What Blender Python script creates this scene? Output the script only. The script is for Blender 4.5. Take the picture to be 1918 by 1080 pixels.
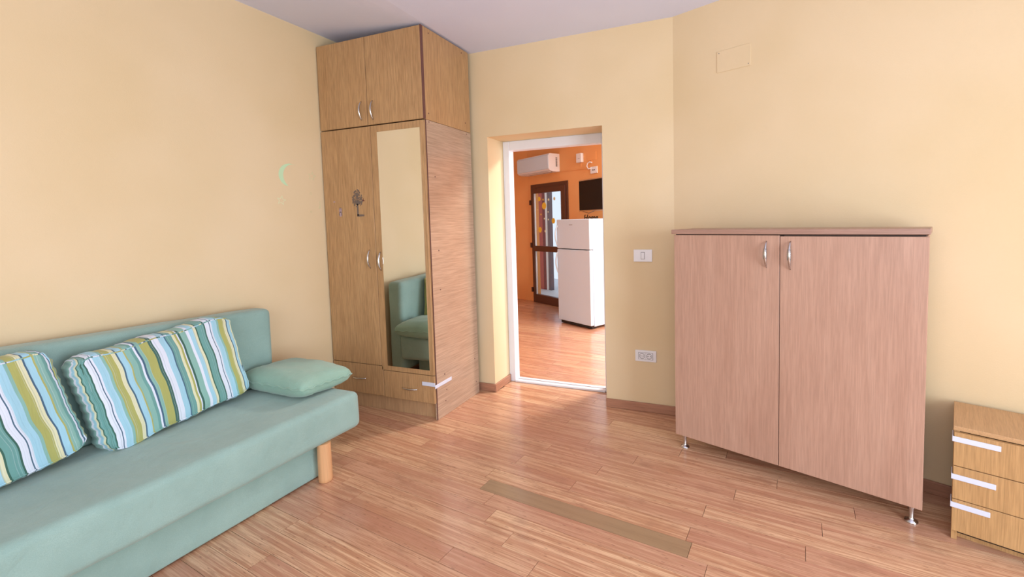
import bpy, bmesh, math, random
from mathutils import Vector, Matrix, noise
random.seed(7)
R = math.radians
for o in list(bpy.data.objects): bpy.data.objects.remove(o)
S = bpy.context.scene
C = S.collection

# ---------------------------------------------------------------- camera
cam_d = bpy.data.cameras.new('camera'); cam = bpy.data.objects.new('camera', cam_d); C.objects.link(cam)
fw = Vector((-0.36116396, 0.93043452, -0.06206615)); rt = Vector((0.9325022, 0.36039821, -0.02351116)); up = Vector((-4.9293e-04, 6.63682e-02, 9.97795e-01))
M = Matrix((rt, up, -fw)).transposed().to_4x4(); M.translation = (0, 0, 1.3255)
cam.matrix_world = M
cam_d.sensor_fit = 'HORIZONTAL'; cam_d.sensor_width = 36
cam_d.lens = 838.43 / 1918 * 36
cam_d.shift_x = -91.09 / 1918; cam_d.shift_y = -75.64 / 1918
cam_d.clip_start = .02
S.camera = cam
# ---------------------------------------------------------------- world and light
S.view_settings.view_transform = 'Standard'; S.view_settings.look = 'None'
S.view_settings.gamma = 1; S.view_settings.use_curve_mapping = False
S.view_settings.exposure = 0.0
w = bpy.data.worlds.new('sky'); S.world = w; w.use_nodes = True
w.node_tree.nodes['Background'].inputs[0].default_value = (.72, .86, 1, 1)
w.node_tree.nodes['Background'].inputs[1].default_value = 1.15
def area(name, loc, target, sx, sy, power, col):
    l = bpy.data.lights.new(name, 'AREA'); l.shape = 'RECTANGLE'; l.size = sx; l.size_y = sy; l.energy = power; l.color = col
    o = bpy.data.objects.new(name, l); C.objects.link(o); o.location = loc
    o.rotation_euler = (Vector(target) - Vector(loc)).to_track_quat('-Z', 'Y').to_euler(); return o
area('window_daylight_side', (2.27, .05, 1.05), (0, .05, .95), 1.9, 1.5, 114, (.80, .90, 1))
area('window_daylight_rear', (-.3, -1.57, 1.45), (-.3, 0, 1.45), 2.4, 1.6, 40, (.92, .95, 1))  # added fill from behind the camera, evens out the room
area('window_daylight_next_room', (2.07, 4.25, 1.3), (0, 4.25, 1.3), 1.45, 1.95, 86, (.66, .88, 1))
area('next_room_ceiling_light', (-.2, 4.5, 2.6), (-.2, 4.5, 0), .5, .5, 105, (1, .97, .92))  # added unseen overhead fill, brightens the next room

# ---------------------------------------------------------------- materials
def new_mat(name):
    m = bpy.data.materials.new(name); m.use_nodes = True
    return m, m.node_tree, m.node_tree.nodes['Principled BSDF']
def lin(c): return tuple(((x/255) / 12.92 if x/255 <= .04045 else ((x/255 + .055) / 1.055) ** 2.4) for x in c) + (1,)
def plain(name, rgb, rough=.5, metal=0, coat=0, bump=0, bscale=200, spec=.5):
    m, t, b = new_mat(name)
    b.inputs['Base Color'].default_value = lin(rgb); b.inputs['Roughness'].default_value = rough
    b.inputs['Metallic'].default_value = metal; b.inputs['Coat Weight'].default_value = coat
    b.inputs['Specular IOR Level'].default_value = spec
    n = t.nodes.new('ShaderNodeTexNoise'); n.inputs['Scale'].default_value = bscale; n.inputs['Detail'].default_value = 3
    tc = t.nodes.new('ShaderNodeTexCoord'); t.links.new(tc.outputs['Object'], n.inputs['Vector'])
    if bump:
        bp = t.nodes.new('ShaderNodeBump'); bp.inputs['Strength'].default_value = bump; bp.inputs['Distance'].default_value = .002
        t.links.new(n.outputs['Fac'], bp.inputs['Height']); t.links.new(bp.outputs['Normal'], b.inputs['Normal'])
    return m
def mixc(t, fac, a, b, mode='MIX'):
    n = t.nodes.new('ShaderNodeMix'); n.data_type = 'RGBA'; n.blend_type = mode
    for s, v in ((0, fac), (6, a), (7, b)):
        if isinstance(v, (tuple, float, int)): n.inputs[s].default_value = v
        else: t.links.new(v, n.inputs[s])
    return n.outputs[2]
def mapping(t, vec, scale, rotz=0):
    n = t.nodes.new('ShaderNodeMapping'); n.inputs['Scale'].default_value = scale; n.inputs['Rotation'].default_value = (0, 0, rotz)
    t.links.new(vec, n.inputs['Vector']); return n.outputs['Vector']
def noise_t(t, vec, scale, detail=4, rough=.6, dist=0):
    n = t.nodes.new('ShaderNodeTexNoise'); n.inputs['Scale'].default_value = scale; n.inputs['Detail'].default_value = detail
    n.inputs['Roughness'].default_value = rough; n.inputs['Distortion'].default_value = dist
    t.links.new(vec, n.inputs['Vector']); return n.outputs['Fac']
def ramp(t, fac, stops, interp='LINEAR'):
    n = t.nodes.new('ShaderNodeValToRGB'); n.color_ramp.interpolation = interp
    e = n.color_ramp.elements
    e[0].position = stops[0][0]; e[0].color = stops[0][1]; e[1].position = stops[1][0]; e[1].color = stops[1][1]
    for p_, c_ in stops[2:]:
        k = e.new(p_); k.color = c_
    t.links.new(fac, n.inputs['Fac']); return n.outputs['Color']
def vmath(t, op, a, b):
    n = t.nodes.new('ShaderNodeVectorMath'); n.operation = op
    for i, v in enumerate((a, b)):
        if isinstance(v, tuple): n.inputs[i].default_value = v
        else: t.links.new(v, n.inputs[i])
    return n.outputs[0]
def wood(name, light, dark, axis='z', fine=1., rough=.42, fig=.5, line=.5):
    """laminate with grain along axis; fine pores plus broad figure"""
    m, t, b = new_mat(name)
    tc = t.nodes.new('ShaderNodeTexCoord'); oi = t.nodes.new('ShaderNodeObjectInfo')
    v = vmath(t, 'ADD', tc.outputs['Object'], oi.outputs['Location'])
    s1 = {'z': (1, 1, .035), 'x': (.035, 1, 1), 'y': (1, .035, 1)}[axis]
    s2 = {'z': (1, 1, .12), 'x': (.12, 1, 1), 'y': (1, .12, 1)}[axis]
    f1 = noise_t(t, mapping(t, v, s1), 420*fine, 3, .6, 0)
    f2 = noise_t(t, mapping(t, v, s2), 16*fine, 5, .55, .5)
    f3 = noise_t(t, mapping(t, v, s1), 190*fine, 2, .5, 0)
    c1 = ramp(t, f2, [(.3, lin(dark)), (.7, lin(light))])
    base = mixc(t, fig, mixc(t, .5, lin(light), lin(dark)), c1)
    dk = tuple(x*.80 for x in dark)
    l1 = ramp(t, f1, [(.38, (1, 1, 1, 1)), (.62, (0, 0, 0, 1))])
    base = mixc(t, mixc(t, 1., l1, (line, line, line, 1), 'MULTIPLY'), base, lin(dk))
    l3 = ramp(t, f3, [(.45, (0, 0, 0, 1)), (.62, (.18, .18, .18, 1))])
    base = mixc(t, l3, base, lin(tuple(min(255, x*1.12) for x in light)))
    t.links.new(base, b.inputs['Base Color']); b.inputs['Roughness'].default_value = rough
    b.inputs['Specular IOR Level'].default_value = .45
    bp = t.nodes.new('ShaderNodeBump'); bp.inputs['Strength'].default_value = .12; bp.inputs['Distance'].default_value = .001
    t.links.new(f1, bp.inputs['Height']); t.links.new(bp.outputs['Normal'], b.inputs['Normal'])
    return m
def paint(name, rgb, rgb2, rough=.75):
    m, t, b = new_mat(name)
    g = t.nodes.new('ShaderNodeNewGeometry')
    f = noise_t(t, g.outputs['Position'], 1.3, 2); f2 = noise_t(t, g.outputs['Position'], 160, 3)
    t.links.new(mixc(t, ramp(t, f, [(.35, (0, 0, 0, 1)), (.65, (1, 1, 1, 1))]), lin(rgb), lin(rgb2)), b.inputs['Base Color'])
    b.inputs['Roughness'].default_value = rough; b.inputs['Specular IOR Level'].default_value = .3
    bp = t.nodes.new('ShaderNodeBump'); bp.inputs['Strength'].default_value = .25; bp.inputs['Distance'].default_value = .002
    t.links.new(f2, bp.inputs['Height']); t.links.new(bp.outputs['Normal'], b.inputs['Normal'])
    return m
PA = R(-7.2)
def bamboo(name, use_attr, tint=None):
    m, t, b = new_mat(name)
    g = t.nodes.new('ShaderNodeNewGeometry')
    if use_attr:
        a = t.nodes.new('ShaderNodeAttribute'); a.attribute_name = 'rnd'; rnd = a.outputs['Fac']
    else:
        a = t.nodes.new('ShaderNodeObjectInfo'); rnd = a.outputs['Random']
    pos = mapping(t, g.outputs['Position'], (1, 1, 1), -PA)
    off = t.nodes.new('ShaderNodeCombineXYZ'); mu = t.nodes.new('ShaderNodeMath'); mu.operation = 'MULTIPLY'; mu.inputs[1].default_value = 37.
    t.links.new(rnd, mu.inputs[0]); t.links.new(mu.outputs[0], off.inputs[0]); t.links.new(mu.outputs[0], off.inputs[2])
    v = vmath(t, 'ADD', pos, off.outputs[0])
    strip = noise_t(t, mapping(t, v, (1.3, 58, 1)), 1., 2, .5)             # bamboo strips in a plank
    fine = noise_t(t, mapping(t, v, (6, 300, 1)), 1., 3, .75)             # fibres
    blot = noise_t(t, mapping(t, v, (5, 9, 1)), 1., 4, .6)
    A, B, D = lin((234, 194, 156)), lin((202, 150, 116)), lin((148, 98, 74))
    if tint: A, B, D = [lin(x) for x in tint]
    c = mixc(t, ramp(t, strip, [(.40, (0, 0, 0, 1)), (.56, (1, 1, 1, 1))]), B, A)
    pl = t.nodes.new('ShaderNodeMapRange'); pl.inputs['To Min'].default_value = 0; pl.inputs['To Max'].default_value = .7
    t.links.new(rnd, pl.inputs['Value'])
    c = mixc(t, pl.outputs[0], c, lin((190, 134, 114)) if not tint else D)
    c = mixc(t, ramp(t, fine, [(.40, (.75, .75, .75, 1)), (.54, (0, 0, 0, 1))]), c, lin((176, 122, 90)) if not tint else B)
    c = mixc(t, ramp(t, blot, [(.56, (0, 0, 0, 1)), (.74, (.45, .45, .45, 1))]), c, D)
    vo = t.nodes.new('ShaderNodeTexVoronoi'); vo.inputs['Scale'].default_value = 1.
    t.links.new(mapping(t, v, (13, 66, 1)), vo.inputs['Vector'])
    spot = ramp(t, vo.outputs['Distance'], [(.05, (.85, .85, .85, 1)), (.17, (0, 0, 0, 1))])
    c = mixc(t, spot, c, D)
    t.links.new(c, b.inputs['Base Color'])
    b.inputs['Roughness'].default_value = .3; b.inputs['Coat Weight'].default_value = .35; b.inputs['Coat Roughness'].default_value = .16
    bp = t.nodes.new('ShaderNodeBump'); bp.inputs['Strength'].default_value = .1; bp.inputs['Distance'].default_value = .001
    t.links.new(fine, bp.inputs['Height']); t.links.new(bp.outputs['Normal'], b.inputs['Normal'])
    return m
def fabric(name, a, b_, scale=500, wrinkle=0.3):
    m, t, b = new_mat(name)
    tc = t.nodes.new('ShaderNodeTexCoord')
    f = noise_t(t, tc.outputs['Object'], scale, 3); f2 = noise_t(t, tc.outputs['Object'], 5, 4); f3 = noise_t(t, tc.outputs['Object'], 9, 3, .5, .8)
    mx = t.nodes.new('ShaderNodeMath'); mx.operation = 'MULTIPLY'; t.links.new(f, mx.inputs[0]); t.links.new(f2, mx.inputs[1])
    t.links.new(mixc(t, ramp(t, mx.outputs[0], [(.12, (0, 0, 0, 1)), (.38, (1, 1, 1, 1))]), lin(b_), lin(a)), b.inputs['Base Color'])
    b.inputs['Roughness'].default_value = .9; b.inputs['Sheen Weight'].default_value = .3; b.inputs['Specular IOR Level'].default_value = .2
    bp = t.nodes.new('ShaderNodeBump'); bp.inputs['Strength'].default_value = .25; bp.inputs['Distance'].default_value = .001
    t.links.new(f, bp.inputs['Height'])
    b2 = t.nodes.new('ShaderNodeBump'); b2.inputs['Strength'].default_value = wrinkle; b2.inputs['Distance'].default_value = .02
    t.links.new(f3, b2.inputs['Height']); t.links.new(bp.outputs['Normal'], b2.inputs['Normal']); t.links.new(b2.outputs['Normal'], b.inputs['Normal'])
    return m
def stripes(name, shift, period):
    m, t, b = new_mat(name)
    tc = t.nodes.new('ShaderNodeTexCoord'); sp = t.nodes.new('ShaderNodeSeparateXYZ')
    wob = noise_t(t, tc.outputs['Object'], 5, 2)
    at = t.nodes.new('ShaderNodeAttribute'); at.attribute_name = 'stripe_u'
    m1 = t.nodes.new('ShaderNodeMath'); m1.operation = 'MULTIPLY_ADD'; m1.inputs[1].default_value = .01
    t.links.new(wob, m1.inputs[0]); t.links.new(at.outputs['Fac'], m1.inputs[2])
    m2 = t.nodes.new('ShaderNodeMath'); m2.operation = 'MULTIPLY_ADD'; m2.inputs[1].default_value = 1/period; m2.inputs[2].default_value = shift
    t.links.new(m1.outputs[0], m2.inputs[0])
    m3 = t.nodes.new('ShaderNodeMath'); m3.operation = 'FRACT'; t.links.new(m2.outputs[0], m3.inputs[0])
    TE, WH, DG, LB, NV, OL, CR, SG = (104, 156, 152), (216, 224, 240), (52, 96, 84), (156, 202, 222), (66, 98, 126), (166, 168, 98), (216, 216, 182), (132, 178, 170)
    seq = [(TE, 5), (DG, 1), (WH, 3), (NV, .8), (WH, 1), (LB, 4), (SG, 1.5), (OL, 4), (CR, 2.5), (NV, .9), (LB, 3), (OL, 1), (SG, 3), (TE, 2), (WH, 1), (NV, 1.2), (SG, 2), (OL, 5), (DG, 2.2), (WH, 4), (LB, 4), (NV, .6), (TE, 4), (CR, 1.6), (OL, 1.4), (WH, .9), (DG, 1.6), (SG, 4), (WH, 2), (LB, 3), (CR, 2.), (DG, .9)]
    tot = sum(x[1] for x in seq); p_ = 0; st = []
    for c_, w_ in seq: st.append((p_/tot, lin(c_))); p_ += w_
    col = ramp(t, m3.outputs[0], st, 'CONSTANT')
    cx_ = t.nodes.new('ShaderNodeCombineXYZ'); t.links.new(m2.outputs[0], cx_.inputs[0])
    pin = noise_t(t, mapping(t, cx_.outputs[0], (95, 1, 1)), 1., 1)
    col = mixc(t, ramp(t, pin, [(.30, (.5, .5, .5, 1)), (.42, (0, 0, 0, 1))]), col, lin((92, 136, 140)))
    col = mixc(t, ramp(t, pin, [(.60, (0, 0, 0, 1)), (.70, (.5, .5, .5, 1))]), col, lin((214, 226, 236)))
    t.links.new(col, b.inputs['Base Color']); b.inputs['Roughness'].default_value = .85; b.inputs['Sheen Weight'].default_value = .2
    f = noise_t(t, mapping(t, tc.outputs['Object'], (25, 5, 5)), 1., 3)
    bp = t.nodes.new('ShaderNodeBump'); bp.inputs['Strength'].default_value = .5; bp.inputs['Distance'].default_value = .01
    t.links.new(f, bp.inputs['Height']); t.links.new(bp.outputs['Normal'], b.inputs['Normal'])
    return m

YEL = paint('yellow_wall_paint', (228, 206, 170), (222, 199, 159))
ORA = paint('orange_wall_paint', (240, 174, 112), (234, 166, 104))
CEI = paint('ceiling_paint', (224, 228, 250), (218, 223, 248), .85)
WHT = plain('white_wall_paint', (232, 232, 235), .6)
FLM = bamboo('bamboo_plank', False); FLD = bamboo('bamboo_plank_faded', False, ((190, 158, 122), (170, 138, 104), (150, 120, 92))); FLS = bamboo('bamboo_plank_far', True)
SUB = plain('floor_joint', (70, 44, 32), .8)
BASEW = wood('baseboard_wood', (186, 136, 108), (164, 116, 92), 'x', .8, .4)
OAKV = wood('oak_laminate_upright', (198, 160, 116), (180, 138, 94), 'z', .7, .4, .6, .65)
OAKH = wood('oak_laminate_level', (192, 166, 144), (176, 148, 126), 'y', .45, .27, .6, .5)
OAKX = wood('oak_laminate_cross', (200, 162, 122), (182, 142, 104), 'z', .7, .4, .45, .45)
BEE = wood('beech_laminate_upright', (194, 156, 136), (178, 138, 118), 'z', .6, .38, .8, .3)
BEET = wood('beech_laminate_top', (176, 140, 124), (160, 124, 108), 'x', .8, .38, .6, .3)
NIG = wood('nightstand_laminate', (202, 162, 112), (182, 140, 92), 'z', .6, .42, .6, .5)
NIGT = wood('nightstand_top_laminate', (204, 164, 120), (186, 144, 102), 'y', .8, .42, .6, .35)
EDGE = plain('dark_edge_band', (104, 66, 62), .5)
GAP = plain('cabinet_shadow_gap', (40, 26, 20), .8)  # dark tone painted in for the shade behind doors and drawers
CHR = plain('brushed_chrome', (205, 205, 208), .22, 1)
STEEL = plain('dark_steel', (120, 118, 118), .35, 1)
LEGW = wood('turned_beech_leg', (222, 174, 128), (204, 150, 104), 'z', .6, .35, .6, .15)
SOF = fabric('sage_velour', (152, 181, 174), (136, 165, 158), 420, .3)
PIL = fabric('sage_cotton', (150, 182, 166), (134, 168, 152), 600, .25)
ST1 = stripes('striped_cotton', .70, .47); ST0 = stripes('striped_cotton_left', .80, .47)
PLW = plain('white_plastic', (234, 234, 238), .35)
PLG = plain('grey_plastic_line', (120, 118, 120), .5)
BLK = plain('black_plastic', (24, 24, 26), .4)
SCR = plain('screen_black', (16, 15, 18), .4, spec=.3)
FRW = plain('white_enamel', (208, 228, 246), .3)
TAPE = plain('white_safety_strap', (214, 220, 238), .5)
BRO = plain('brown_door_profile', (86, 52, 40), .35)
ALU = plain('white_aluminium', (226, 228, 236), .35)
MOO = plain('pale_green_sticker', (196, 226, 186), .6); STA = plain('pale_faded_sticker', (222, 222, 184), .6); STG = plain('grey_green_faded_sticker', (214, 206, 164), .6)
GRY = plain('grey_sticker', (112, 98, 90), .6); LGR = plain('pale_lilac_sticker', (176, 152, 160), .6); MAR = plain('maroon_sticker', (96, 36, 44), .6)
YST = plain('yellow_sticker', (246, 206, 70), .5); PST = plain('cream_sticker', (240, 236, 200), .5)
RED = plain('outside_red_render', (176, 88, 84), .8); MRN = plain('outside_maroon', (110, 44, 52), .7); OWH = plain('outside_white', (235, 240, 245), .6); GPO = plain('outside_grey_post', (92, 88, 100), .5)
TIL = plain('outside_pale_tile', (200, 205, 210), .5)
MIR, _t, _b = new_mat('mirror_glass'); _b.inputs['Metallic'].default_value = 1; _b.inputs['Roughness'].default_value = .01; _b.inputs['Base Color'].default_value = (.9, .9, .86, 1)
GLS, _t, _b = new_mat('clear_glass')
_mx = _t.nodes.new('ShaderNodeMixShader'); _tr = _t.nodes.new('ShaderNodeBsdfTransparent'); _gl = _t.nodes.new('ShaderNodeBsdfGlossy'); _gl.inputs['Roughness'].default_value = .02
_mx.inputs[0].default_value = .06
_t.links.new(_tr.outputs[0], _mx.inputs[1]); _t.links.new(_gl.outputs[0], _mx.inputs[2])
_t.links.new(_mx.outputs[0], _t.nodes['Material Output'].inputs[0])

# ---------------------------------------------------------------- helpers
def obj(name, bm, mat, parent=None, smooth=False, mats=None):
    bmesh.ops.recalc_face_normals(bm, faces=bm.faces)
    me = bpy.data.meshes.new(name); bm.to_mesh(me); bm.free()
    for m_ in (mats or [mat]): me.materials.append(m_)
    if smooth:
        for p_ in me.polygons: p_.use_smooth = True
        me.set_sharp_from_angle(angle=R(50)) if smooth == 'auto' else None
    o = bpy.data.objects.new(name, me); C.objects.link(o)
    if parent is not None: o.parent = parent
    return o
def box(x0, x1, y0, y1, z0, z1, bev=0, seg=2, bm=None):
    new = bmesh.new()
    bmesh.ops.create_cube(new, size=1, matrix=Matrix.Translation(((x0+x1)/2, (y0+y1)/2, (z0+z1)/2)) @ Matrix.Diagonal((abs(x1-x0), abs(y1-y0), abs(z1-z0), 1)))
    if bev: bmesh.ops.bevel(new, geom=new.edges[:], offset=bev, segments=seg, affect='EDGES', profile=.5)
    if bm is None: return new
    me = bpy.data.meshes.new('t'); new.to_mesh(me); new.free(); bm.from_mesh(me); bpy.data.meshes.remove(me); return bm
def cyl(bm, c, r0, r1, h, seg=20, axis='z'):
    if bm is None: bm = bmesh.new()
    rot = {'z': Matrix(), 'x': Matrix.Rotation(R(90), 4, 'Y'), 'y': Matrix.Rotation(R(-90), 4, 'X')}[axis]
    bmesh.ops.create_cone(bm, cap_ends=True, segments=seg, radius1=r0, radius2=r1, depth=h, matrix=Matrix.Translation(c) @ rot); return bm
def lathe(bm, c, prof, seg=24):
    if bm is None: bm = bmesh.new()
    rings = [[bm.verts.new((c[0]+r*math.cos(2*math.pi*i/seg), c[1]+r*math.sin(2*math.pi*i/seg), c[2]+z)) for i in range(seg)] for r, z in prof]
    for a, b_ in zip(rings, rings[1:]):
        for i in range(seg): bm.faces.new((a[i], a[(i+1) % seg], b_[(i+1) % seg], b_[i]))
    bm.faces.new(rings[0][::-1]); bm.faces.new(rings[-1]); return bm
def tube(bm, pts, rad, seg=10, flat=1.):
    """swept tube along pts; rad may be a list"""
    if bm is None: bm = bmesh.new()
    P = [Vector(p_) for p_ in pts]; rings = []; ref = None
    for i, p_ in enumerate(P):
        d = (P[min(i+1, len(P)-1)] - P[max(i-1, 0)]).normalized()
        if ref is None: ref = d.orthogonal().normalized()
        ref = (ref - d*ref.dot(d)).normalized(); b2 = d.cross(ref)
        r_ = rad[i] if isinstance(rad, (list, tuple)) else rad
        rings.append([bm.verts.new(p_ + (ref*math.cos(2*math.pi*k/seg) + b2*math.sin(2*math.pi*k/seg)*flat)*r_) for k in range(seg)])
    for a, b_ in zip(rings, rings[1:]):
        for i in range(seg): bm.faces.new((a[i], a[(i+1) % seg], b_[(i+1) % seg], b_[i]))
    bm.faces.new(rings[0][::-1]); bm.faces.new(rings[-1]); return bm
def prism(bm, poly, z0, z1):
    if bm is None: bm = bmesh.new()
    a = [bm.verts.new((x, y, z0)) for x, y in poly]; b_ = [bm.verts.new((x, y, z1)) for x, y in poly]
    bm.faces.new(a[::-1]); bm.faces.new(b_); n = len(poly)
    for i in range(n): bm.faces.new((a[i], a[(i+1) % n], b_[(i+1) % n], b_[i]))
    return bm
def decal(poly, y0=-.0012, y1=0, bm=None):
    """flat shape standing in the local xz plane"""
    if bm is None: bm = bmesh.new()
    a = [bm.verts.new((x, y0, z)) for x, z in poly]; b_ = [bm.verts.new((x, y1, z)) for x, z in poly]
    bm.faces.new(a); bm.faces.new(b_[::-1]); n = len(poly)
    for i in range(n): bm.faces.new((a[i], a[(i+1) % n], b_[(i+1) % n], b_[i]))
    return bm
def disc(cx, cz, r, rz=None, n=18): return [(cx+r*math.cos(2*math.pi*i/n), cz+(rz or r)*math.sin(2*math.pi*i/n)) for i in range(n)]
def star(cx, cz, r, rot=0, k=.45): return [(cx+(r if i % 2 == 0 else r*k)*math.sin(rot+math.pi*i/5), cz+(r if i % 2 == 0 else r*k)*math.cos(rot+math.pi*i/5)) for i in range(10)]
def tag(o, label, cat, group=None):
    o['label'] = label; o['category'] = cat
    if group: o['group'] = group
    return o
def thing(name, label, cat, loc, rz=0, group=None):
    o = bpy.data.objects.new(name, None); C.objects.link(o); o.location = loc; o.rotation_euler = (0, 0, R(rz)); o.empty_display_size = .1
    return tag(o, label, cat, group)
def struct(o, label=None):
    o['kind'] = 'structure'
    if label: o['label'] = label
    return o
def dv(a): return Vector((math.cos(R(a)), math.sin(R(a)), 0))
def place(o, loc, rz): o.location = loc; o.rotation_euler = (0, 0, R(rz)); return o

# ---------------------------------------------------------------- setting
H = 2.6; YB = 3.007; TW = .32                 # ceiling, back wall face, back wall thickness
XDL, XDR, ZD = -1.743, -.843, 1.966           # opening in the back wall
CO = Vector((-.365, 3.007, 0)); A3 = -21.3    # corner to the slanted right wall
LW = lambda y: -2.765 + (y-2.5)*math.tan(R(2))   # left wall face x at y
RX, RY = 2.3, -1.6
E3 = CO + dv(A3)*((RX-CO.x)/math.cos(R(A3)))
N0 = Vector((-3.167, 6.727)); FA = -30        # inner corner and far wall of the next room
F1 = N0 + dv(FA).xy*2.7; F2 = F1 + dv(FA+90).xy*1.5   # the far wall ends in a recess to the right
FE = F2 + dv(FA).xy*((2.1-F2.x)/math.cos(R(FA)))
NL = N0 + dv(160).xy*1.4
room1 = [(LW(RY), RY), (RX, RY), (RX, E3.y), (CO.x, CO.y), (LW(YB), YB)]
door_gap = [(XDL, YB-.01), (XDR, YB-.01), (XDR, YB+TW+.01), (XDL, YB+TW+.01)]
room2 = [(NL.x, YB+TW), (2.1, YB+TW), (2.1, FE.y), (F2.x, F2.y), (F1.x, F1.y), (N0.x, N0.y), (NL.x, NL.y)]
def inside(p_, poly):
    x, y = p_; r_ = False; j = len(poly)-1
    for i in range(len(poly)):
        xi, yi = poly[i]; xj, yj = poly[j]
        if (yi > y) != (yj > y) and x < (xj-xi)*(y-yi)/(yj-yi)+xi: r_ = not r_
        j = i
    return r_
# floor: slab with bamboo planks
fl = bmesh.new(); prism(fl, room1, -.06, -.013)
prism(fl, [(XDL, YB), (XDR, YB), (XDR, YB+TW), (XDL, YB+TW)], -.06, -.013); prism(fl, room2, -.06, -.013)
floor = struct(obj('floor', fl, SUB))
PW = .0915; V0 = 1.780; PL = 1.02
joints = {9: [-1.088, -.05], 6: [-1.11, -.099], 3: [-.937, .084], 5: [-.798, .215], 7: [-.595, .43], 1: [-1.0, .022], 10: [-1.466], 12: [-1.323], 0: [-.411], -1: [-1.406, -.385], -2: [-.308], -3: [-1.231], -4: [-1.075], -5: [-.895], 4: [-.273], 2: [-.379], 8: [-.36]}
unit = bmesh.new(); bmesh.ops.create_cube(unit, size=1, matrix=Matrix.Translation((.5, .5, -.5)))
mu_ = bpy.data.meshes.new('plank'); unit.to_mesh(mu_); unit.free(); mu_.materials.append(FLM)
ca_, sa_ = math.cos(PA), math.sin(PA)
def w2(u, v): return (u*ca_ - v*sa_, u*sa_ + v*ca_)
far = bmesh.new(); lay = far.faces.layers.float.new('rnd')
nplank = 0
for r_ in range(-42, 56):
    v0 = V0 + r_*PW; vc = v0 + PW/2
    js = list(joints.get(r_, [random.uniform(-2.2, -1.2)]))
    js.sort()
    while js[0] > -6: js.insert(0, js[0]-PL*random.uniform(.97, 1.02))
    while js[-1] < 4: js.append(js[-1]+PL*random.uniform(.97, 1.02))
    k = 0
    while k < len(js)-1:                       # fill long gaps between known joints
        if js[k+1]-js[k] > 1.35: js.insert(k+1, (js[k]+js[k+1])/2 if js[k+1]-js[k] < 1.9 else js[k]+PL)
        k += 1
    for a, b_ in zip(js, js[1:]):
        run = None; us = [a + (b_-a)*i/40 for i in range(41)]; runs = []
        for u in us:
            ok = any(inside(w2(u, vv), pp) for vv in (v0+.004, vc, v0+PW-.004) for pp in (room1, door_gap, room2))
            if ok and run is None: run = u
            if not ok and run is not None:
                runs.append((run, u)); run = None
        if run is not None: runs.append((run, b_))
        for (s, e) in runs:
            if e-s < .03: continue
            m_ = w2((s+e)/2, vc); near = -2.15 < m_[0] < 1.75 and .75 < m_[1] < 3.3 and not (m_[0] > .9 and m_[1] < 1.3)
            s1, e1 = s+.0009, e-.0009
            top = -random.uniform(0, .0006)
            if near and nplank < 300:
                o = bpy.data.objects.new('plank', mu_); C.objects.link(o); o.parent = floor
                p_ = w2(s1, v0+.0009); o.location = (p_[0], p_[1], top); o.rotation_euler = (0, 0, PA); o.scale = (e1-s1, PW-.0018, .012); nplank += 1
                if r_ == -1 and abs(a+1.406) < .01:
                    o.data = mu_.copy(); o.data.materials[0] = FLD; o['label'] = 'greyer, darker bamboo plank'
            else:
                P4 = [w2(s1, v0+.0009), w2(e1, v0+.0009), w2(e1, v0+PW-.0009), w2(s1, v0+PW-.0009)]
                a4 = [far.verts.new((x, y, -.012)) for x, y in P4]; b4 = [far.verts.new((x, y, top)) for x, y in P4]
                rv = random.random()
                for f_ in (b4, [a4[0], a4[1], b4[1], b4[0]], [a4[1], a4[2], b4[2], b4[1]], [a4[2], a4[3], b4[3], b4[2]], [a4[3], a4[0], b4[0], b4[3]]):
                    far.faces.new(f_)[lay] = rv
fo = obj('plank_field', far, FLS, floor); fo['kind'] = 'stuff'

# ceiling of this room (rises a little over the wardrobe) and of the next
cb = bmesh.new()
def cz(x): return H + max(0, min(1, (-1.88 - x)/.88))*.085
xs = [-3.1, -2.77, -2.6, -2.4, -2.2, -2.05, -1.95, -1.85, -.365, .6, RX+.1]
bot = [[cb.verts.new((x, y, cz(x))) for y in (RY-.1, YB+.02)] for x in xs]
topv = [[cb.verts.new((x, y, H+.2)) for y in (RY-.1, YB+.02)] for x in xs]
for i in range(len(xs)-1):
    cb.faces.new((bot[i][0], bot[i+1][0], bot[i+1][1], bot[i][1])); cb.faces.new((topv[i][0], topv[i][1], topv[i+1][1], topv[i+1][0]))
    for j in (0, 1): cb.faces.new((bot[i][j], topv[i][j], topv[i+1][j], bot[i+1][j]))
cb.faces.new((bot[0][0], bot[0][1], topv[0][1], topv[0][0])); cb.faces.new((bot[-1][0], topv[-1][0], topv[-1][1], bot[-1][1]))
struct(obj('ceiling', cb, CEI))
struct(obj('ceiling_next', prism(None, [(NL.x-.1, YB+TW-.02), (2.2, YB+TW-.02), (2.2, FE.y+.3), (F2.x+.05, F2.y+.3), (F1.x+.05, F1.y+.15), (N0.x+.1, N0.y+.3), (NL.x-.1, NL.y+.3)], 2.62, 2.75), WHT), 'white ceiling of the next room')

def wallseg(name, a, b_, t_, z0, z1, mat, holes=()):
    """wall from a to b_, face on the left of a->b_ shifted outward by t_; holes (s0,s1,z0,z1)"""
    a = Vector(a).to_3d(); b_ = Vector(b_).to_3d(); L = (b_-a).length; an = math.degrees(math.atan2(b_.y-a.y, b_.x-a.x))
    bm = bmesh.new(); s = 0
    for (h0, h1, hz0, hz1) in sorted(holes):
        box(s, h0, 0, t_, z0, z1, bm=bm)
        if hz0 > z0+.001: box(h0, h1, 0, t_, z0, hz0, bm=bm)
        box(h0, h1, 0, t_, hz1, z1, bm=bm); s = h1
    box(s, L, 0, t_, z0, z1, bm=bm)
    o = struct(obj(name, bm, mat)); place(o, (a.x, a.y, 0), an); return o
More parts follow.
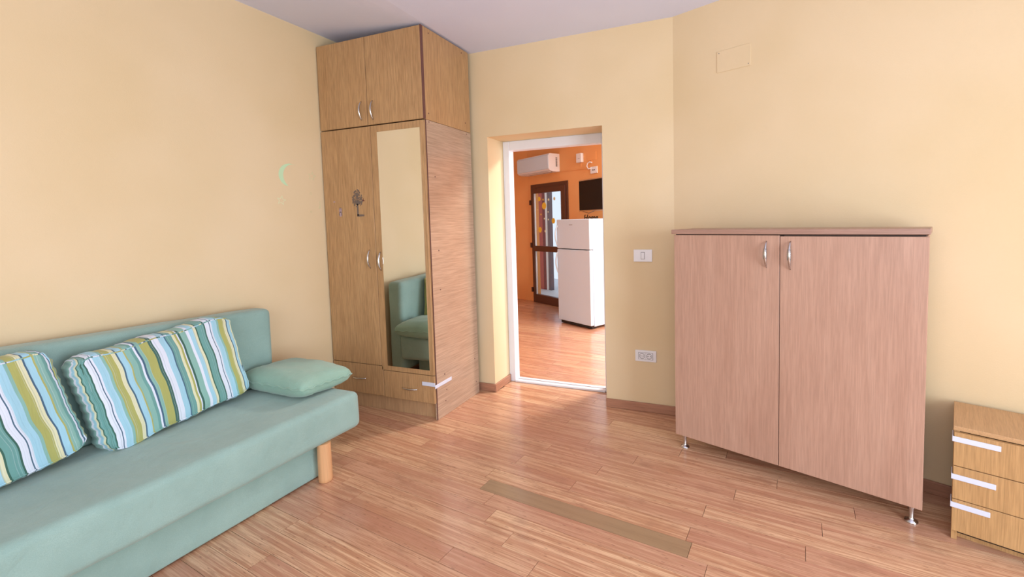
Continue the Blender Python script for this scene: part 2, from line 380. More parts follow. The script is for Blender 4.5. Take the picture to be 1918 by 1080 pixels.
# walls: local +y is outward
wl = wallseg('wall_left', (LW(RY-.1), RY-.1), (LW(YB+.05), YB+.05), .12, -.06, 2.8, YEL)
bw = bmesh.new(); xl = LW(YB)-.15
for (a, b_, z0, z1) in ((xl, XDL, -.06, 2.74), (XDL, XDR, ZD, 2.74), (XDR, CO.x, -.06, 2.74)): box(a, b_, YB, YB+TW, z0, z1, bm=bw)
bw.faces.ensure_lookup_table(); bmesh.ops.recalc_face_normals(bw, faces=bw.faces)
for f_ in bw.faces:
    if f_.normal.y > .5: f_.material_index = 1
struct(obj('wall_back', bw, YEL, mats=[YEL, ORA]))
wallseg('wall_right', (CO.x, CO.y), (E3.x, E3.y), .12, -.06, 2.74, YEL)
wallseg('wall_side', (RX, E3.y+.05), (RX, RY-.1), .12, -.06, 2.74, YEL, [(E3.y+.05-1.02, E3.y+.05+.92, .25, 1.85)])
wallseg('wall_rear', (RX+.1, RY), (LW(RY)-.1, RY), .12, -.06, 2.74, YEL, [(RX+.1-.92, RX+.1+1.52, .62, 2.27)])
FDs = [(.055, 1.03, 0, 1.92)]
fdir = dv(FA)
wallseg('wall_far', (N0.x, N0.y), F1, .14, -.06, 2.7, ORA, [(.098, 1.04, 0, 1.905)])
wallseg('wall_recess', F1, F2, .12, -.06, 2.7, ORA)
wallseg('wall_far_recess', F2, FE, .14, -.06, 2.7, ORA)
wallseg('wall_next_near', (2.2, YB+TW), (CO.x-.1, YB+TW), .12, -.06, 2.7, ORA)
wallseg('wall_far_left', NL, N0, .14, -.06, 2.7, ORA)
wallseg('wall_next_left', (NL.x, YB+TW-.05), (NL.x, NL.y+.1), .12, -.06, 2.7, ORA)
wallseg('wall_next_right', (2.1, FE.y+.2), (2.1, YB+TW-.05), .12, -.06, 2.7, ORA, [(FE.y+.2-5.0, FE.y+.2-3.5, .3, 2.3)])
# windows out of frame (light comes through them); the rear one is added for fill light
def window(n, loc, rz, wd, z0, z1, panes):
    e = bpy.data.objects.new('window_%d' % n, None); C.objects.link(e); place(e, loc, rz); struct(e)
    f = bmesh.new(); t_ = .05
    box(0, wd, .04, .1, z0, z0+t_, bm=f); box(0, wd, .04, .1, z1-t_, z1, bm=f)
    for i in range(panes+1):
        x = (wd-t_)*i/panes; box(x, x+t_, .042, .098, z0+t_, z1-t_, bm=f)
    obj('window_frame', f, PLW, e)
    for i in range(panes):
        x = (wd-t_)*i/panes+t_; obj('pane', box(x, x+(wd-t_)/panes-t_, .065, .072, z0+t_, z1-t_), GLS, e)
    obj('window_sill', box(-.03, wd+.03, -.03, .11, z0-.03, z0), PLW, e)
window(1, (RX, 1.02, 0), -90, 1.94, .25, 1.85, 2)
window(3, (2.1, 5.0, 0), -90, 1.5, .3, 2.3, 2)
window(2, (.92, RY, 0), 180, 2.44, .62, 2.27, 3)

# baseboards
BH = .06
def baseboard(side, a, b_, name='board', ang=None):
    a = Vector(a); b_ = Vector(b_); L = (b_-a).length
    bm = box(0, L, -.014, 0, 0, BH, .003, 1); o = struct(obj('baseboard_'+side, bm, BASEW)); return place(o, (a.x, a.y, 0), math.degrees(math.atan2(b_.y-a.y, b_.x-a.x)))
baseboard('back_left', (LW(YB)+.01, YB), (XDL, YB)); baseboard('back_right', (XDR, YB), (CO.x, YB))
baseboard('right', (CO.x, CO.y), (E3.x, E3.y))
baseboard('left', (LW(-1.5), -1.5), (LW(YB-.02), YB-.02))
baseboard('reveal', (XDL, YB-.014), (XDL, YB+.243)); 
bpy.data.objects['baseboard_reveal'].rotation_euler = (0, 0, R(90))
baseboard('side', (RX, E3.y), (RX, RY)); baseboard('rear', (RX, RY), (LW(RY), RY))

# white frame in the opening
d1 = bpy.data.objects.new('door_1', None); C.objects.link(d1); d1.location = (XDL, YB+.243, 0); struct(d1, 'white frame and sill of the open doorway')
wj = .055; LO = XDR-XDL
obj('jamb', box(0, wj, 0, .077, 0, ZD, .003, 1), ALU, d1); obj('jamb', box(LO-.075, LO, 0, .077, 0, ZD, .003, 1), ALU, d1)
obj('door_head', box(wj, LO-.075, 0, .077, 1.893, ZD, .003, 1), ALU, d1)
th = box(wj-.0, LO-.075, -.012, .077, 0, .016, .003, 1); obj('threshold', th, ALU, d1)
obj('threshold_groove', box(wj+.002, LO-.077, .028, .036, .0155, .0168), PLG, d1)

# ---------------------------------------------------------------- wardrobe
WX, WY, WW, WD, WH, WS = -1.858, 2.434, .900, .525, 2.588, 1.997
wr = thing('wardrobe', 'tall oak laminate wardrobe with long mirror, two drawers and upper doors, in the corner', 'wardrobe', (WX, WY, 0))
T = .018; x0 = -WW
obj('side_panel', box(-T, 0, .0, WD, 0, WS-.001, .001, 1), OAKH, wr)['label'] = 'right side panel with level grain'
obj('side_panel', box(x0, x0+T, .0, WD, 0, WS-.001, .001, 1), OAKH, wr)
obj('upper_side_panel', box(-T, 0, 0, WD-.0, WS+.001, WH, .001, 1), OAKV, wr); obj('upper_side_panel', box(x0, x0+T, 0, WD, WS+.001, WH, .001, 1), OAKV, wr)
obj('top_panel', box(x0+T, -T, .018, WD, WH-T, WH-.001), OAKV, wr)
obj('carcass', box(x0+T, -T, .05, WD-.01, .09, WH-T-.001), GAP, wr)
obj('front_edge_band', box(-.006, .0006, -.0012, .0, .0, WS, 0), EDGE, wr)
obj('front_edge_band', box(-.006, .0006, -.0192, .0, WS+.003, WH, 0), EDGE, wr)
obj('plinth', box(x0+T, -T, .03, .046, 0, .13), OAKX, wr)
def front(name, a, b_, z0, z1, mat=OAKV, bot2=None):
    return obj(name, box(a, b_, -.018, 0, z0, z1, .0012, 1), mat, wr)
def bow(parent, c, L, vertical=True, rad=.0045, lift=.024, mat=CHR):
    pts = []; n = 14
    for i in range(n+1):
        t_ = i/n; s = (t_-.5)*L; d = lift*math.sin(math.pi*t_)**.75 if 0 < t_ < 1 else 0
        pts.append((c[0], c[1]-d, c[2]+s) if vertical else (c[0]+s, c[1]-d, c[2]))
    rr = [rad*(.75+.75*math.sin(math.pi*i/n)) for i in range(n+1)]
    return obj('handle', tube(None, pts, rr, 10), mat, parent, True)
ud1 = front('upper_door', x0+.001, -.467, WS+.004, WH-.002); bow(ud1, (-.515, -.018, 2.101), .125)
ud2 = front('upper_door', -.463, -.007, WS+.004, WH-.002); bow(ud2, (-.416, -.018, 2.097), .125)
dl = front('door', x0+.001, -.4495, .338, WS-.004); bow(dl, (-.503, -.018, 1.087), .128)
dr = front('door', -.4455, -.007, .31, WS-.004); bow(dr, (-.409, -.018, 1.073), .128)
dr['label'] = 'right door carrying the long mirror'
obj('mirror', box(-.388, -.036, -.0225, -.0182, .345, 1.947), MIR, dr)
w1 = front('drawer', x0+.001, -.4365, .122, .334); bow(w1, (-.655, -.018, .231), .125, False, .004, .02)
w2_ = front('drawer', -.4325, -.007, .118, .306); bow(w2_, (-.21, -.018, .201), .13, False, .004, .02)
for (yy, zz) in ((.072, 1.634), (.08, 1.141), (.081, .875), (.09, .288), (.107, .173), (.09, .1), (.472, .282), (.483, .098), (.03, 1.985), (.47, 1.98), (.03, 2.04), (.46, 2.06), (.06, 2.56), (.44, 2.56)):
    obj('screw_hole', cyl(None, (.0004, yy, zz), .0045, .0045, .002, 10, 'x'), EDGE, wr)
sb = box(-.105, .001, -.0215, -.018, .236, .262, .001, 1); box(.0, .0035, -.0215, .165, .222, .246, .001, 1, bm=sb)
obj('safety_strap', sb, TAPE, wr)['label'] = 'white child safety strap around the corner of the drawer'
# stickers on the left door
def stick(name, bm, mat, label, par=dl): s = obj(name, bm, mat, par); s['label'] = label; return s
tr = bmesh.new(); y_ = -.0181
cx, cz_ = -.592, 1.50
decal([(cx-.007, 1.39), (cx+.009, 1.39), (cx+.006, 1.47), (cx-.006, 1.47)], y_-.0012, y_, tr)
decal([(cx-.006, 1.383), (cx+.056, 1.385), (cx+.056, 1.397), (cx-.006, 1.400)], y_-.0012, y_, tr)
rs = random.Random(3)
for i in range(70):
    a = rs.uniform(0, 2*math.pi); d = .048*math.sqrt(rs.random()); px, pz = cx+d*math.cos(a), cz_+.01+d*1.25*math.sin(a)
    decal(disc(px, pz, rs.uniform(.003, .0075), None, 7), y_-.0009-i*.00002, y_, tr)
for i in range(11):
    a = R(20+i*14); L = rs.uniform(.06, .085); q0 = (cx, 1.462); q1 = (cx+L*math.cos(a)*.75, 1.462+L*math.sin(a)*1.25); nx, nz = -math.sin(a)*.0022, math.cos(a)*.0022
    decal([(q0[0]-nx, q0[1]-nz), (q0[0]+nx, q0[1]+nz), (q1[0], q1[1])], y_-.0014, y_, tr)
stick('sticker', tr, GRY, 'grey tree sticker on the left door')
ow = bmesh.new(); decal(disc(-.752, 1.432, .014, .016), y_-.0009, y_, ow); decal(disc(-.752, 1.405, .015, .018), y_-.0009, y_, ow)
s_ = stick('sticker', ow, LGR, 'small pale lilac round-bodied sticker left of the tree')
bd = bmesh.new()
for (a, b_) in ((-.758, 1.436), (-.746, 1.436)): decal(disc(a, b_, .003), y_-.0016, y_-.0009, bd)
decal(disc(-.763, 1.405, .003, .012), y_-.0016, y_-.0009, bd); decal(disc(-.741, 1.405, .003, .012), y_-.0016, y_-.0009, bd); decal(disc(-.752, 1.449, .01, .003), y_-.0016, y_-.0009, bd)
stick('sticker_print', bd, GRY, 'dark print of the small sticker', dl)
stick('sticker', decal([(-.552, 1.492), (-.540, 1.496), (-.538, 1.512), (-.535, 1.496), (-.522, 1.492), (-.537, 1.488)], y_-.001, y_), MAR, 'tiny maroon bird-like sticker right of the tree')
stick('sticker', decal([(-.818, 1.492), (-.806, 1.500), (-.794, 1.492), (-.806, 1.489)], y_-.001, y_), LGR, 'tiny pale sticker at the left edge of the door')

# ---------------------------------------------------------------- sofa
SA = 267.5; SO = Vector((-1.948, 1.872, 0))
so = thing('sofa_bed', 'sage green velour sofa bed with round wooden legs along the left wall', 'sofa', SO, SA)
def soft(x0, x1, y0, y1, z0, z1, r_, seg=5, cuts=10, amp=.004, tap=None):
    bm = box(x0, x1, y0, y1, z0, z1, r_, seg)
    if cuts:
        for ax, a, b_ in (((1, 0, 0), x0, x1), ((0, 1, 0), y0, y1), ((0, 0, 1), z0, z1)):
            n = max(1, int(abs(b_-a)/.06))
            for i in range(1, n):
                co = [0, 0, 0]; k = ax.index(1); co[k] = a+(b_-a)*i/n
                bmesh.ops.bisect_plane(bm, geom=bm.verts[:]+bm.edges[:]+bm.faces[:], plane_co=co, plane_no=ax)
        for v in bm.verts:
            nn = noise.noise_vector(v.co*4.5)*amp + noise.noise_vector(v.co*11)*amp*.35
            v.co += nn
            if tap: v.co.z += tap(v.co)
    return bm
def seat_dip(co):
    if co.z < .3: return 0
    d = (Vector((co.x-.95, co.y+.14)).length)
    return -.006*math.exp(-(d/.12)**2) + .006*math.exp(-(abs((co.x-.95)-(co.y+.14)*1.2)/.02)**2)*math.exp(-(d/.2)**2)
obj('seat', soft(0, 1.95, -.645, 0, .2, .402, .035, 5, 1, .0035, seat_dip), SOF, so, True)
obj('base', soft(.185, 1.77, -.60, -.085, .008, .206, .008, 2, 1, .001), SOF, so, True)
obj('backrest', soft(  .045, 1.94, -.778, -.648, .075, .838, .032, 6, 1, .003, lambda co: (co.z > .6)*max(0, co.x)*.032*1.0), SOF, so, True)
for (lx, ly) in ((.222, -.028), (1.75, -.036), (.25, -.56), (1.7, -.56)):
    obj('leg', lathe(None, (lx, ly, 0), [(.029, 0), (.033, .004), (.034, .02), (.0335, .1), (.0325, .205)], 24), LEGW, so, 'auto')

# cushions
def cushion(name, label, cat, mat, W, Hh, Tn, group, wr_=.004, pl=.42, seam=True, seed=0, corner=.10, n=44, shear=0, boxed=False):
    """closed pillow: x width, z height, y thickness, base at z=0; seamed rim"""
    bm = bmesh.new(); lay_ = bm.verts.layers.float.new('stripe_u'); nx, nz = n, int(n*.75); front_, back_ = [], []
    rs = random.Random(seed); ph = [rs.uniform(0, 6) for _ in range(6)]
    SU = {}
    for side, store in ((-1, front_), (1, back_)):
        for i in range(nx+1):
            row = []
            for j in range(nz+1):
                u = -math.cos(math.pi*i/nx); v = -math.cos(math.pi*j/nz)
                u = .35*u+.65*(2*i/nx-1); v = .35*v+.65*(2*j/nz-1)
                ed = max(abs(u), abs(v))
                # pinch outline between corners, round the corners
                ou = u*(1-corner*.5*(1-v*v)*0) * (1 - .035*(1-v*v)*abs(u)**3); ov = v*(1 - .05*(1-u*u)*abs(v)**3)
                c_ = max(0, abs(u)+abs(v)-1.72)/.28; ou *= 1-corner*c_*.5; ov *= 1-corner*c_*.5
                if boxed: th_ = (max(0, 1-abs(u)**22)*max(0, 1-abs(v)**22))**.42*Tn/2*(.86+.14*(1-u*u)*(1-v*v)*1.6)
                else: th_ = max(0, (1-abs(u)**3.2)*(1-abs(v)**3.2))**pl*Tn/2
                x = ou*W/2; z = ov*Hh/2+Hh/2
                if boxed:                                    # gathered gusset and sagging corners
                    x += abs(u)**16*.0035*math.sin(v*38+ph[5])*math.copysign(1, u); z += abs(v)**16*.0025*math.sin(u*52+ph[0])
                    z += noise.noise(Vector((u*2.1+seed*3.1, v*1.5, 1.7)))*.016*(.3+abs(v)); x += noise.noise(Vector((u*1.5, v*2.6, seed*2.3)))*.008
                SU[(side, i, j)] = u*W/2 + math.copysign(abs(u)**14*(Tn/2-th_ if side < 0 else Tn/2+th_), u)*.9
                edge = ed**6
                wv = wr_*(math.sin(v*26+ph[0]+2*u)*abs(u)**4*math.sin(v*9+ph[1]) + math.sin(u*34+ph[2])*abs(v)**4*math.sin(u*11+ph[3]))
                wv += wr_*1.3*noise.noise(Vector((u*2.3+seed, v*2.3, side*3.)))
                y = side*(th_ + wv*(1-edge)) if 0 < i < nx and 0 < j < nz else 0
                if i in (0, nx) or j in (0, nz):
                    y = wr_*.8*math.sin((u+v)*20+ph[4]); 
                row.append((x, y, z))
            store.append([(x_-shear*z_, y_, z_) for x_, y_, z_ in row])
    V = [[bm.verts.new(front_[i][j]) for j in range(nz+1)] for i in range(nx+1)]
    B = [[V[i][j] if i in (0, nx) or j in (0, nz) else bm.verts.new(back_[i][j]) for j in range(nz+1)] for i in range(nx+1)]
    for i in range(nx+1):
        for j in range(nz+1): B[i][j][lay_] = SU[(1, i, j)]; V[i][j][lay_] = SU[(-1, i, j)]
    for i in range(nx):
        for j in range(nz):
            bm.faces.new((V[i][j], V[i+1][j], V[i+1][j+1], V[i][j+1])); bm.faces.new((B[i][j], B[i][j+1], B[i+1][j+1], B[i+1][j]))
    root = thing(name, label, cat, (0, 0, 0), 0, group)
    obj('cushion_cover', bm, mat, root, True)
    if boxed:
        a_, b_2 = 3, 3; F = front_
        ring = [F[i][b_2] for i in range(a_, nx-a_)] + [F[nx-a_][j] for j in range(b_2, nz-b_2)] + [F[i][nz-b_2] for i in range(nx-a_, a_, -1)] + [F[a_][j] for j in range(nz-b_2, b_2, -1)]
        pb = bmesh.new(); pl_ = pb.verts.layers.float.new('stripe_u'); tube(pb, ring+[ring[0]], .0028, 6)
        for v in pb.verts: v[pl_] = v.co.x
        obj('piping', pb, mat, root, True)
    elif seam:
        ring = [V[i][0].co.copy() if False else Vector(front_[i][0]) for i in range(0, nx)] + [Vector(front_[nx][j]) for j in range(0, nz)] + [Vector(front_[i][nz]) for i in range(nx, 0, -1)] + [Vector(front_[0][j]) for j in range(nz, 0, -1)]
        obj('piping', tube(None, ring+[ring[0]], .0045, 6), mat, root, True)
    return root
def pose(o, loc, zrot, lean, roll=0):
    # local x along the sofa, local z up the cushion; lean tips the top towards the wall
    o.rotation_mode = 'XYZ'
    Mx = Matrix.Rotation(R(zrot), 3, 'Z') @ Matrix.Rotation(R(lean), 3, 'X') @ Matrix.Rotation(R(roll), 3, 'Y')
    o.rotation_euler = Mx.to_euler(); o.location = loc
c1 = cushion('striped_cushion', 'green, white and olive striped cushion in the middle, beside the plain green pillow', 'cushion', ST1, .655, .465, .15, 'striped cushions on the sofa bed', .004, .27, True, 1, .2, 64, .08, True)
pose(c1, (-2.485, 1.307, .400), 95, -5, -5)
c0 = cushion('striped_cushion', 'striped cushion at the left end of the sofa, cut by the photo edge', 'cushion', ST0, .655, .465, .15, 'striped cushions on the sofa bed', .004, .27, True, 5, .2, 64, .10, True)
pose(c0, (-2.475, .645, .400), 94, -5, -5)
c2 = cushion('small_pillow', 'small plain sage green pillow lying flat at the right end of the sofa', 'pillow', PIL, .53, .34, .15, None, .005, .40, True, 9, .12)
c2.rotation_euler = (Matrix.Rotation(R(3), 3, 'Z') @ Matrix.Rotation(R(-92), 3, 'X') @ Matrix.Rotation(R(5), 3, 'Y')).to_euler(); c2.location = (-2.345, 1.625, .474)

# ---------------------------------------------------------------- low cabinet
CX, CY, CA, CW = -.3127, 2.5637, -19.35, 1.104
cb_ = thing('low_cabinet', 'pinkish beech two-door cabinet on small metal feet, against the right wall', 'cabinet', (CX, CY, 0), CA)
CD = .29; zt, zb = 1.229, .0867
obj('body', box(.004, CW-.004, .019, CD, zb, zt, .001, 1), BEE, cb_)
obj('top_panel', box(-.015, CW+.004, -.005, CD+.005, 1.2335, 1.2575, .002, 1), BEET, cb_)
obj('shadow_joint', box(.01, CW-.01, .004, CD-.01, zt-.002, 1.2336), GAP, cb_)
obj('centre_divider', box(.535, .565, .012, .02, zb+.002, zt-.002), GAP, cb_)  # dark strip standing in for the shade between the doors
cdl = obj('door', box(0.0, .5475, 0, .018, zb, zt-.001, .0012, 1), BEE, cb_); cdr = obj('door', box(.5505, CW, 0, .018, zb, zt-.005, .0012, 1), BEE, cb_)
def arc_handle(par, c, L):
    h = tube(None, [(c[0], c[1]-.026*math.sin(math.pi*i/16)**.7 if 0 < i < 16 else c[1], c[2]+(i/16-.5)*L) for i in range(17)], [.0028+.0058*math.sin(math.pi*i/16) for i in range(17)], 12)
    o = obj('handle', h, CHR, par, True)
    rb = bmesh.new()
    for i in range(9):
        t_ = .28+i*.045; y = c[1]-.026*math.sin(math.pi*t_)**.7; box(c[0]-.0085, c[0]+.0085, y-.0075, y+.001, c[2]+(.5-t_)*L-.001, c[2]+(.5-t_)*L+.001, bm=rb)
    r2 = obj('handle_ribs', rb, STEEL, par)
arc_handle(cdl, (.489, 0, 1.135), .128); arc_handle(cdr, (.596, 0, 1.133), .133)
for lx, ly in ((.036, .047), (CW-.036, .047), (.036, CD-.05), (CW-.036, CD-.05)):
    obj('leg', lathe(None, (lx, ly, 0), [(.024, 0), (.025, .003), (.024, .007), (.012, .013), (.0085, .02), (.0095, .05), (.0125, zb)], 20), CHR, cb_, 'auto')

# ---------------------------------------------------------------- nightstand
ns = thing('nightstand', 'small light oak three-drawer chest with white safety straps, right of the cabinet', 'nightstand', (.822, 2.188, 0), -20.5)
NW, ND, NH = .46, .305, .470
obj('top_panel', box(-.002, NW+.002, -.004, ND, NH-.018, NH, .0015, 1), NIGT, ns)
obj('side_panel', box(0, .018, .0, ND, 0, NH-.018, .001, 1), NIG, ns); obj('side_panel', box(NW-.018, NW, .0, ND, 0, NH-.018, .001, 1), NIG, ns)
obj('carcass', box(.018, NW-.018, .022, ND-.005, .02, NH-.019), GAP, ns)
obj('plinth', box(.018, NW-.018, .03, .046, 0, .05), NIG, ns)
for z0, z1, s0, sl in ((.314, .449, .412, .135), (.178, .311, .258, .125), (.045, .175, .142, .112)):
    d_ = obj('drawer', box(0.001, NW-.001, -.017, .001, z0, z1, .0012, 1), NIG, ns)
    s_ = box(-.003, sl, -.0205, -.017, s0, s0+.021, .001, 1); box(-.0045, -.001, -.0205, .045, s0, s0+.021, .001, 1, bm=s_)
    obj('safety_strap', s_, TAPE, d_)

# ---------------------------------------------------------------- switch, socket, cover plate, wall stickers
sw = thing('light_switch', 'white light switch plate with one narrow rocker, right of the doorway', 'switch', (-.5725, YB, 1.0745))
obj('plate', box(-.0625, .0625, -.009, 0, -.0415, .0415, .003, 2), PLW, sw)
obj('rocker_surround', box(-.013, .013, -.0105, -.009, -.024, .024), PLG, sw); obj('rocker', box(-.0105, .0105, -.013, -.0105, -.0215, .0215, .001, 1), PLW, sw)
sk = thing('double_socket', 'white double power socket low on the wall below the switch', 'socket', (-.561, YB, .388))
obj('plate', box(-.072, .072, -.009, 0, -.039, .039, .003, 2), PLW, sk)
obj('socket_border', box(-.050, .050, -.0102, -.009, -.024, .024), PLG, sk)
for sx in (-.024, .024):
    m_ = obj('socket_module', box(sx-.0235, sx+.0235, -.0112, -.0102, -.0225, .0225), PLW, sk)
    rim = bmesh.new(); tube(rim, [(sx+.0175*math.cos(2*math.pi*i/20), -.0118, .0175*math.sin(2*math.pi*i/20)) for i in range(21)], .0014, 6)
    obj('socket_rim', rim, PLG, m_)
    ho = bmesh.new()
    for hx, hz, hr in ((-.008, 0, .003), (.008, 0, .003), (0, .0165, .0025), (0, -.0165, .0025)): cyl(ho, (sx+hx, -.0116, hz), hr, hr, .001, 10, 'y')
    obj('contact_hole', ho, BLK, m_)
dm = CO + dv(A3)*.389
jp = thing('junction_box_cover', 'blank yellow-painted junction box cover high on the right wall', 'cover plate', (dm.x, dm.y, 2.242), A3)
obj('cover', box(-.099, .099, -.004, 0, -.062, .062, .0015, 1), YEL, jp)
for sx, sz in ((.086, -.05), (-.086, .05)): obj('screw', cyl(None, (sx, -.0042, sz), .003, .003, .001, 8, 'y'), PLG, jp)
# the left wall's inner face: local x runs along the wall (towards the corner), y into the wall
WLr = 88
def wstick(name, y, z, poly_fn, mat, label, cat='sticker'):
    o = obj(name, decal(poly_fn, -.0012, -.0001), mat); place(o, (LW(y), y, z), WLr); return tag(o, label, cat)
mo = [(.025+.083*math.cos(R(a)), .078*math.sin(R(a))) for a in range(63, 250, 11)] + [(.055+(.088-.000045*(a-96))*math.cos(R(a))*.98, -.006+.083*math.sin(R(a))) for a in range(232, 98, -11)]
wstick('moon_sticker', 2.15, 1.668, mo, MOO, 'pale green crescent moon sticker on the left wall beside the wardrobe')
for (y, z, r_, m_, lb) in ((2.333, 1.675, .034, STG, 'larger faded star sticker right of the moon'), (2.10, 1.499, .034, STA, 'faded bluish star sticker straight below the moon'), (2.317, 1.554, .012, STG, 'tiny faded star sticker below the larger star'), (2.313, 1.427, .010, STG, 'tiny faded star sticker lowest on the wall near the wardrobe')):
    bm = bmesh.new(); o_ = star(0, 0, r_, .2); i_ = star(0, 0, r_*.72, .2)
    for k in range(10):
        decal([o_[k], o_[(k+1) % 10], i_[(k+1) % 10], i_[k]], -.0012, -.0001, bm)
    o = obj('star_sticker', bm, m_); place(o, (LW(y), y, z), WLr); tag(o, lb, 'sticker', 'faded star stickers on the left wall')
wstick('comet_sticker', 2.38, 1.47, [(-.008, -.02), (.004, -.022), (.008, -.012), (.006, .035), (.003, .035), (.002, -.006)], STG, 'small faded comet-like sticker closest to the wardrobe')

# ---------------------------------------------------------------- next room
FO = Vector((-3.15, 6.717, 0))                     # far wall frame: x along the wall, -y towards the room
def far(name, label, cat, s, z, off=0, rz=FA):
    p_ = FO + dv(FA)*s - dv(FA+90)*off; return thing(name, label, cat, (p_.x, p_.y, z), rz)
d2 = bpy.data.objects.new('door_2', None); C.objects.link(d2); place(d2, FO, FA); struct(d2, 'brown glazed balcony door in the orange wall')
fr = bmesh.new(); y0, y1 = -.012, .06
a0, a1, zt2 = .078, 1.02, 1.905
box(a0, a0+.03, y0, y1, 0, zt2, .002, 1, bm=fr); box(a1-.05, a1, y0, y1, 0, zt2, .002, 1, bm=fr); box(a0+.03, a1-.05, y0, y1, zt2-.06, zt2, .002, 1, bm=fr)
obj('door_frame', fr, BRO, d2)
lf = bmesh.new(); b0, b1 = a0+.03, a1-.05
for t_ in ((b0, .155, .0, zt2-.06), (.868, b1, .0, zt2-.06), (.155, .868, 1.762, zt2-.06), (.155, .868, 0, .132), (.155, .868, .835, .922)): box(t_[0], t_[1], -.028, .03, t_[2], t_[3], .003, 1, bm=lf)
obj('door_leaf', lf, BRO, d2)
obj('pane', box(.155, .868, 0, .008, .922, 1.762), GLS, d2); obj('pane', box(.155, .868, 0, .008, .132, .835), GLS, d2)
gk = bmesh.new(); box(.155, .175, -.006, .012, .922, 1.762, bm=gk); box(.155, .175, -.006, .012, .132, .835, bm=gk); obj('gasket', gk, OWH, d2)
for z in (1.62, .93, .2): obj('hinge', box(a0-.022, a0+.01, -.035, -.01, z-.04, z+.04, .003, 1), BRO, d2)
for (s, z, r_, m_) in ((.292, 1.671, .036, YST), (.394, 1.656, .015, YST), (.537, 1.649, .02, PST), (.683, 1.657, .026, PST), (.418, 1.557, .055, YST), (.329, 1.425, .014, YST), (.416, 1.357, .013, PST), (.518, 1.459, .013, PST), (.294, 1.181, .045, YST), (.647, 1.319, .042, YST), (.25, 1.5, .006, PST), (.52, 1.34, .014, PST), (.43, 1.16, .018, PST)):
    o = obj('sticker', decal(disc(s, z, r_), -.0015, -.0001), m_, d2); o['label'] = 'round yellow bubble sticker on the glass' if m_ is YST else 'round cream bubble sticker on the glass'
# outside the door
def outpost(name, s0, s1, off, th_, z0, z1, mat, label=None):
    o = obj(name, box(s0, s1, off, off+th_, z0, z1, .003, 1), mat); place(o, FO, FA); return struct(o, label)
outpost('wall_balcony', -1.22, -.985, 1.0, .2, -.05, 3.2, RED, 'red rendered wall outside the balcony door')
outpost('trim_1', -.985, -.898, 1.0, .12, -.05, 3.2, MRN, 'maroon edge of the balcony wall')
outpost('trim_2', -.898, -.83, 1.0, .1, -.05, 3.2, OWH, 'white strip beside the balcony wall')
outpost('trim_3', -.83, -.76, 1.0, .08, -.05, 3.2, GPO, 'grey metal post on the balcony')
outpost('wall_balcony_left', -2.4, -1.22, .95, .2, -.05, 3.2, OWH)
outpost('floor_balcony', -2.5, 2.5, .145, 2.0, -.12, -.03, TIL, 'pale balcony floor outside the door')

# fridge
fc = Vector((-1.596, 5.066, 0)); fr_ = thing('fridge', 'white two-door fridge seen through the doorway', 'fridge', fc - dv(-28)*.60, -28)
FW_, FD_, FH_ = .60, .60, 1.335
obj('body', box(0, FW_, .06, FD_, .03, FH_, .008, 2), FRW, fr_)
fd1 = obj('freezer_door', box(0, FW_, 0, .055, .968, FH_, .010, 3), FRW, fr_); fd2 = obj('fridge_door', box(0, FW_, 0, .055, .045, .958, .010, 3), FRW, fr_)
obj('door_gasket', box(.012, FW_-.012, .053, .062, .05, FH_-.012), PLG, fr_)
obj('toe_kick', box(.02, FW_-.02, .03, .1, .006, .045), BLK, fr_)
for par, z0, z1 in ((fd1, 1.0, 1.26), (fd2, .66, .92)):
    obj('handle', tube(None, [(.014-.008*math.sin(math.pi*i/12), -.002-.026*math.sin(math.pi*i/12), z0+(z1-z0)*i/12) for i in range(13)], .009, 8), FRW, par, True)
obj('badge', box(.24, .30, -.0015, 0, 1.262, 1.268), PLG, fd1); obj('hinge_cover', box(.54, .59, .01, .05, .953, .973, .002, 1), PLG, fr_)
for lx, ly in ((.05, .06), (.55, .06), (.05, .54), (.55, .54)): obj('foot', cyl(None, (lx, ly, .016), .018, .018, .032, 12), BLK, fr_)
# air conditioner
ac = far('air_conditioner', 'white wall-mounted air conditioner high on the orange wall', 'air conditioner', 0.0, 2.05)
sec = [(0, 0), (-.13, 0), (-.185, .014), (-.205, .035), (-.208, .225), (-.196, .256), (-.18, .262), (0, .262)]
def extr(bm, sec, a, b_):
    A_ = [bm.verts.new((a, y, z)) for y, z in sec]; B_ = [bm.verts.new((b_, y, z)) for y, z in sec]
    bm.faces.new(A_); bm.faces.new(B_[::-1]); n = len(sec)
    for i in range(n): bm.faces.new((A_[i], B_[i], B_[(i+1) % n], A_[(i+1) % n]))
    return bm
obj('body', extr(bmesh.new(), sec, .0, .83), PLW, ac)
obj('front_panel', extr(bmesh.new(), [(-.204, .034), (-.212, .040), (-.215, .228), (-.207, .244)], .006, .824), FRW, ac)
obj('louvre', extr(bmesh.new(), [(-.12, -.003), (-.18, .010), (-.183, .006), (-.122, -.008)], .06, .77), PLW, ac)
obj('louvre_gap', extr(bmesh.new(), [(-.1, -.006), (-.108, -.008), (-.108, -.003), (-.1, -.001)], .06, .77), PLG, ac)
vt = bmesh.new()
for i in range(9): box(.8295, .8315, -.075, -.045, .075+i*.015, .084+i*.015, bm=vt)
obj('side_vent', vt, BLK, ac)
# tv
tv = far('television', 'black flat television with silver frame on a wall arm above the fridge', 'television', 1.40, 1.44, .13, FA-7)
obj('bezel', box(0, .74, 0, .035, 0, .425, .004, 2), CHR, tv); obj('screen', box(.012, .728, -.002, 0, .014, .412), SCR, tv)
am = bmesh.new(); box(.32, .42, .035, .05, .15, .27, bm=am); tube(am, [(.37, .05, .2), (.30, .10, .2), (.27, .155, .2)], .012, 8); tube(am, [(.05, .012, .004), (.2, .02, -.03), (.34, .10, .03)], .004, 6); obj('wall_arm', am, STEEL, tv)
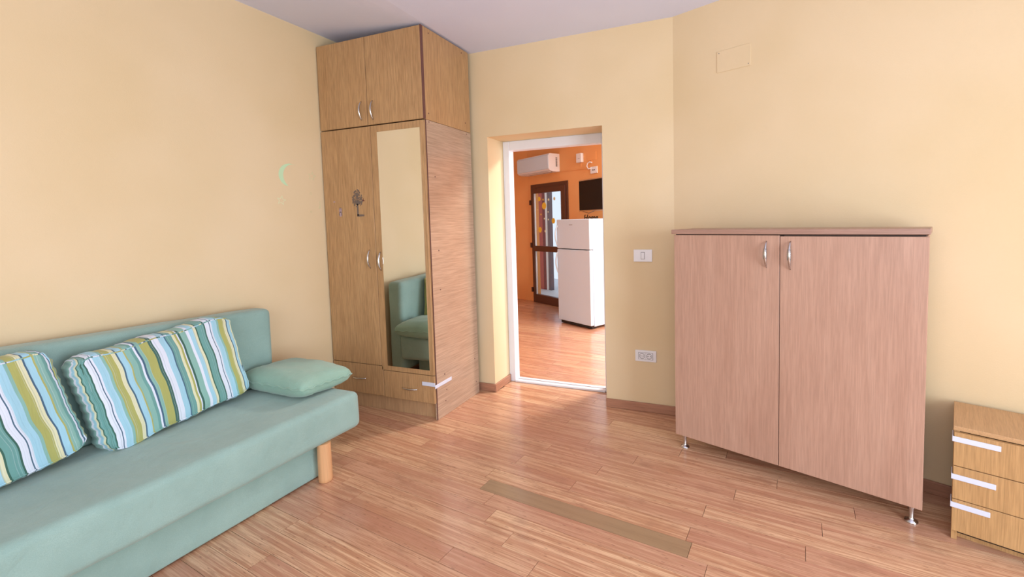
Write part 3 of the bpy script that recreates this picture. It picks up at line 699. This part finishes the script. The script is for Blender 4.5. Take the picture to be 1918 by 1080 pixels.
# small wall items
sb_ = far('sensor_box', 'small white sensor box right of the air conditioner', 'sensor', 1.3125, 2.193)
obj('housing', box(-.055, .055, -.045, 0, -.064, .064, .006, 2), PLW, sb_); obj('front_line', box(-.02, .02, -.0465, -.045, -.012, -.009), PLG, sb_); obj('cable_duct', box(-.004, .004, -.006, 0, -.125, -.064), ORA, sb_)
ou = far('wall_outlet', 'white high wall outlet with a looped white cable above the television', 'socket', 1.58, 2.0)
obj('plate', box(-.066, .066, -.012, 0, -.046, .046, .003, 2), PLW, ou)
for hx in (-.014, .014): obj('contact', cyl(None, (hx, -.0125, 0), .009, .009, .002, 10, 'y'), BLK, ou)
obj('cable', tube(None, [(-.04, -.015, .03), (-.085, -.03, .02), (-.115, -.03, .06), (-.10, -.03, .10), (-.06, -.025, .115), (-.02, -.02, .10)], .007, 8), PLW, ou, True)
cv = far('painted_cover_plate', 'orange-painted cover plate above the high outlet', 'cover plate', 1.535, 2.195)
obj('cover', box(-.09, .09, -.004, 0, -.058, .058, .0015, 1), ORA, cv); obj('cable_duct', box(-.004, .004, -.006, 0, -.10, -.058), ORA, cv)
du = far('cable_duct', 'thin orange-painted cable duct running right from the air conditioner', 'duct', .85, 2.055)
obj('duct', box(0, .65, -.010, 0, -.006, .006, .001, 1), ORA, du).rotation_euler = (0, R(2), 0)
# lettering on the wall
def text(name, body, s, z, size, mat, label, shear=.25, rot=0):
    cu = bpy.data.curves.new('t', 'FONT'); cu.body = body; cu.size = size; cu.shear = shear; cu.extrude = .002; cu.offset = .0012
    to = bpy.data.objects.new('t', cu); C.objects.link(to)
    me = bpy.data.meshes.new_from_object(to.evaluated_get(bpy.context.evaluated_depsgraph_get())); bpy.data.objects.remove(to)
    me.transform(Matrix.Rotation(R(90), 4, 'X')); me.materials.clear(); me.materials.append(mat)
    o = bpy.data.objects.new(name, me); C.objects.link(o); p_ = FO + dv(FA)*s - dv(FA+90)*.003; o.location = (p_.x, p_.y, z); o.rotation_euler = (0, R(rot), R(FA)); return tag(o, label, 'lettering')
text('wall_lettering', 'Home,', 1.345, 1.315, .115, BLK, 'black script lettering Home on the orange wall below the television')
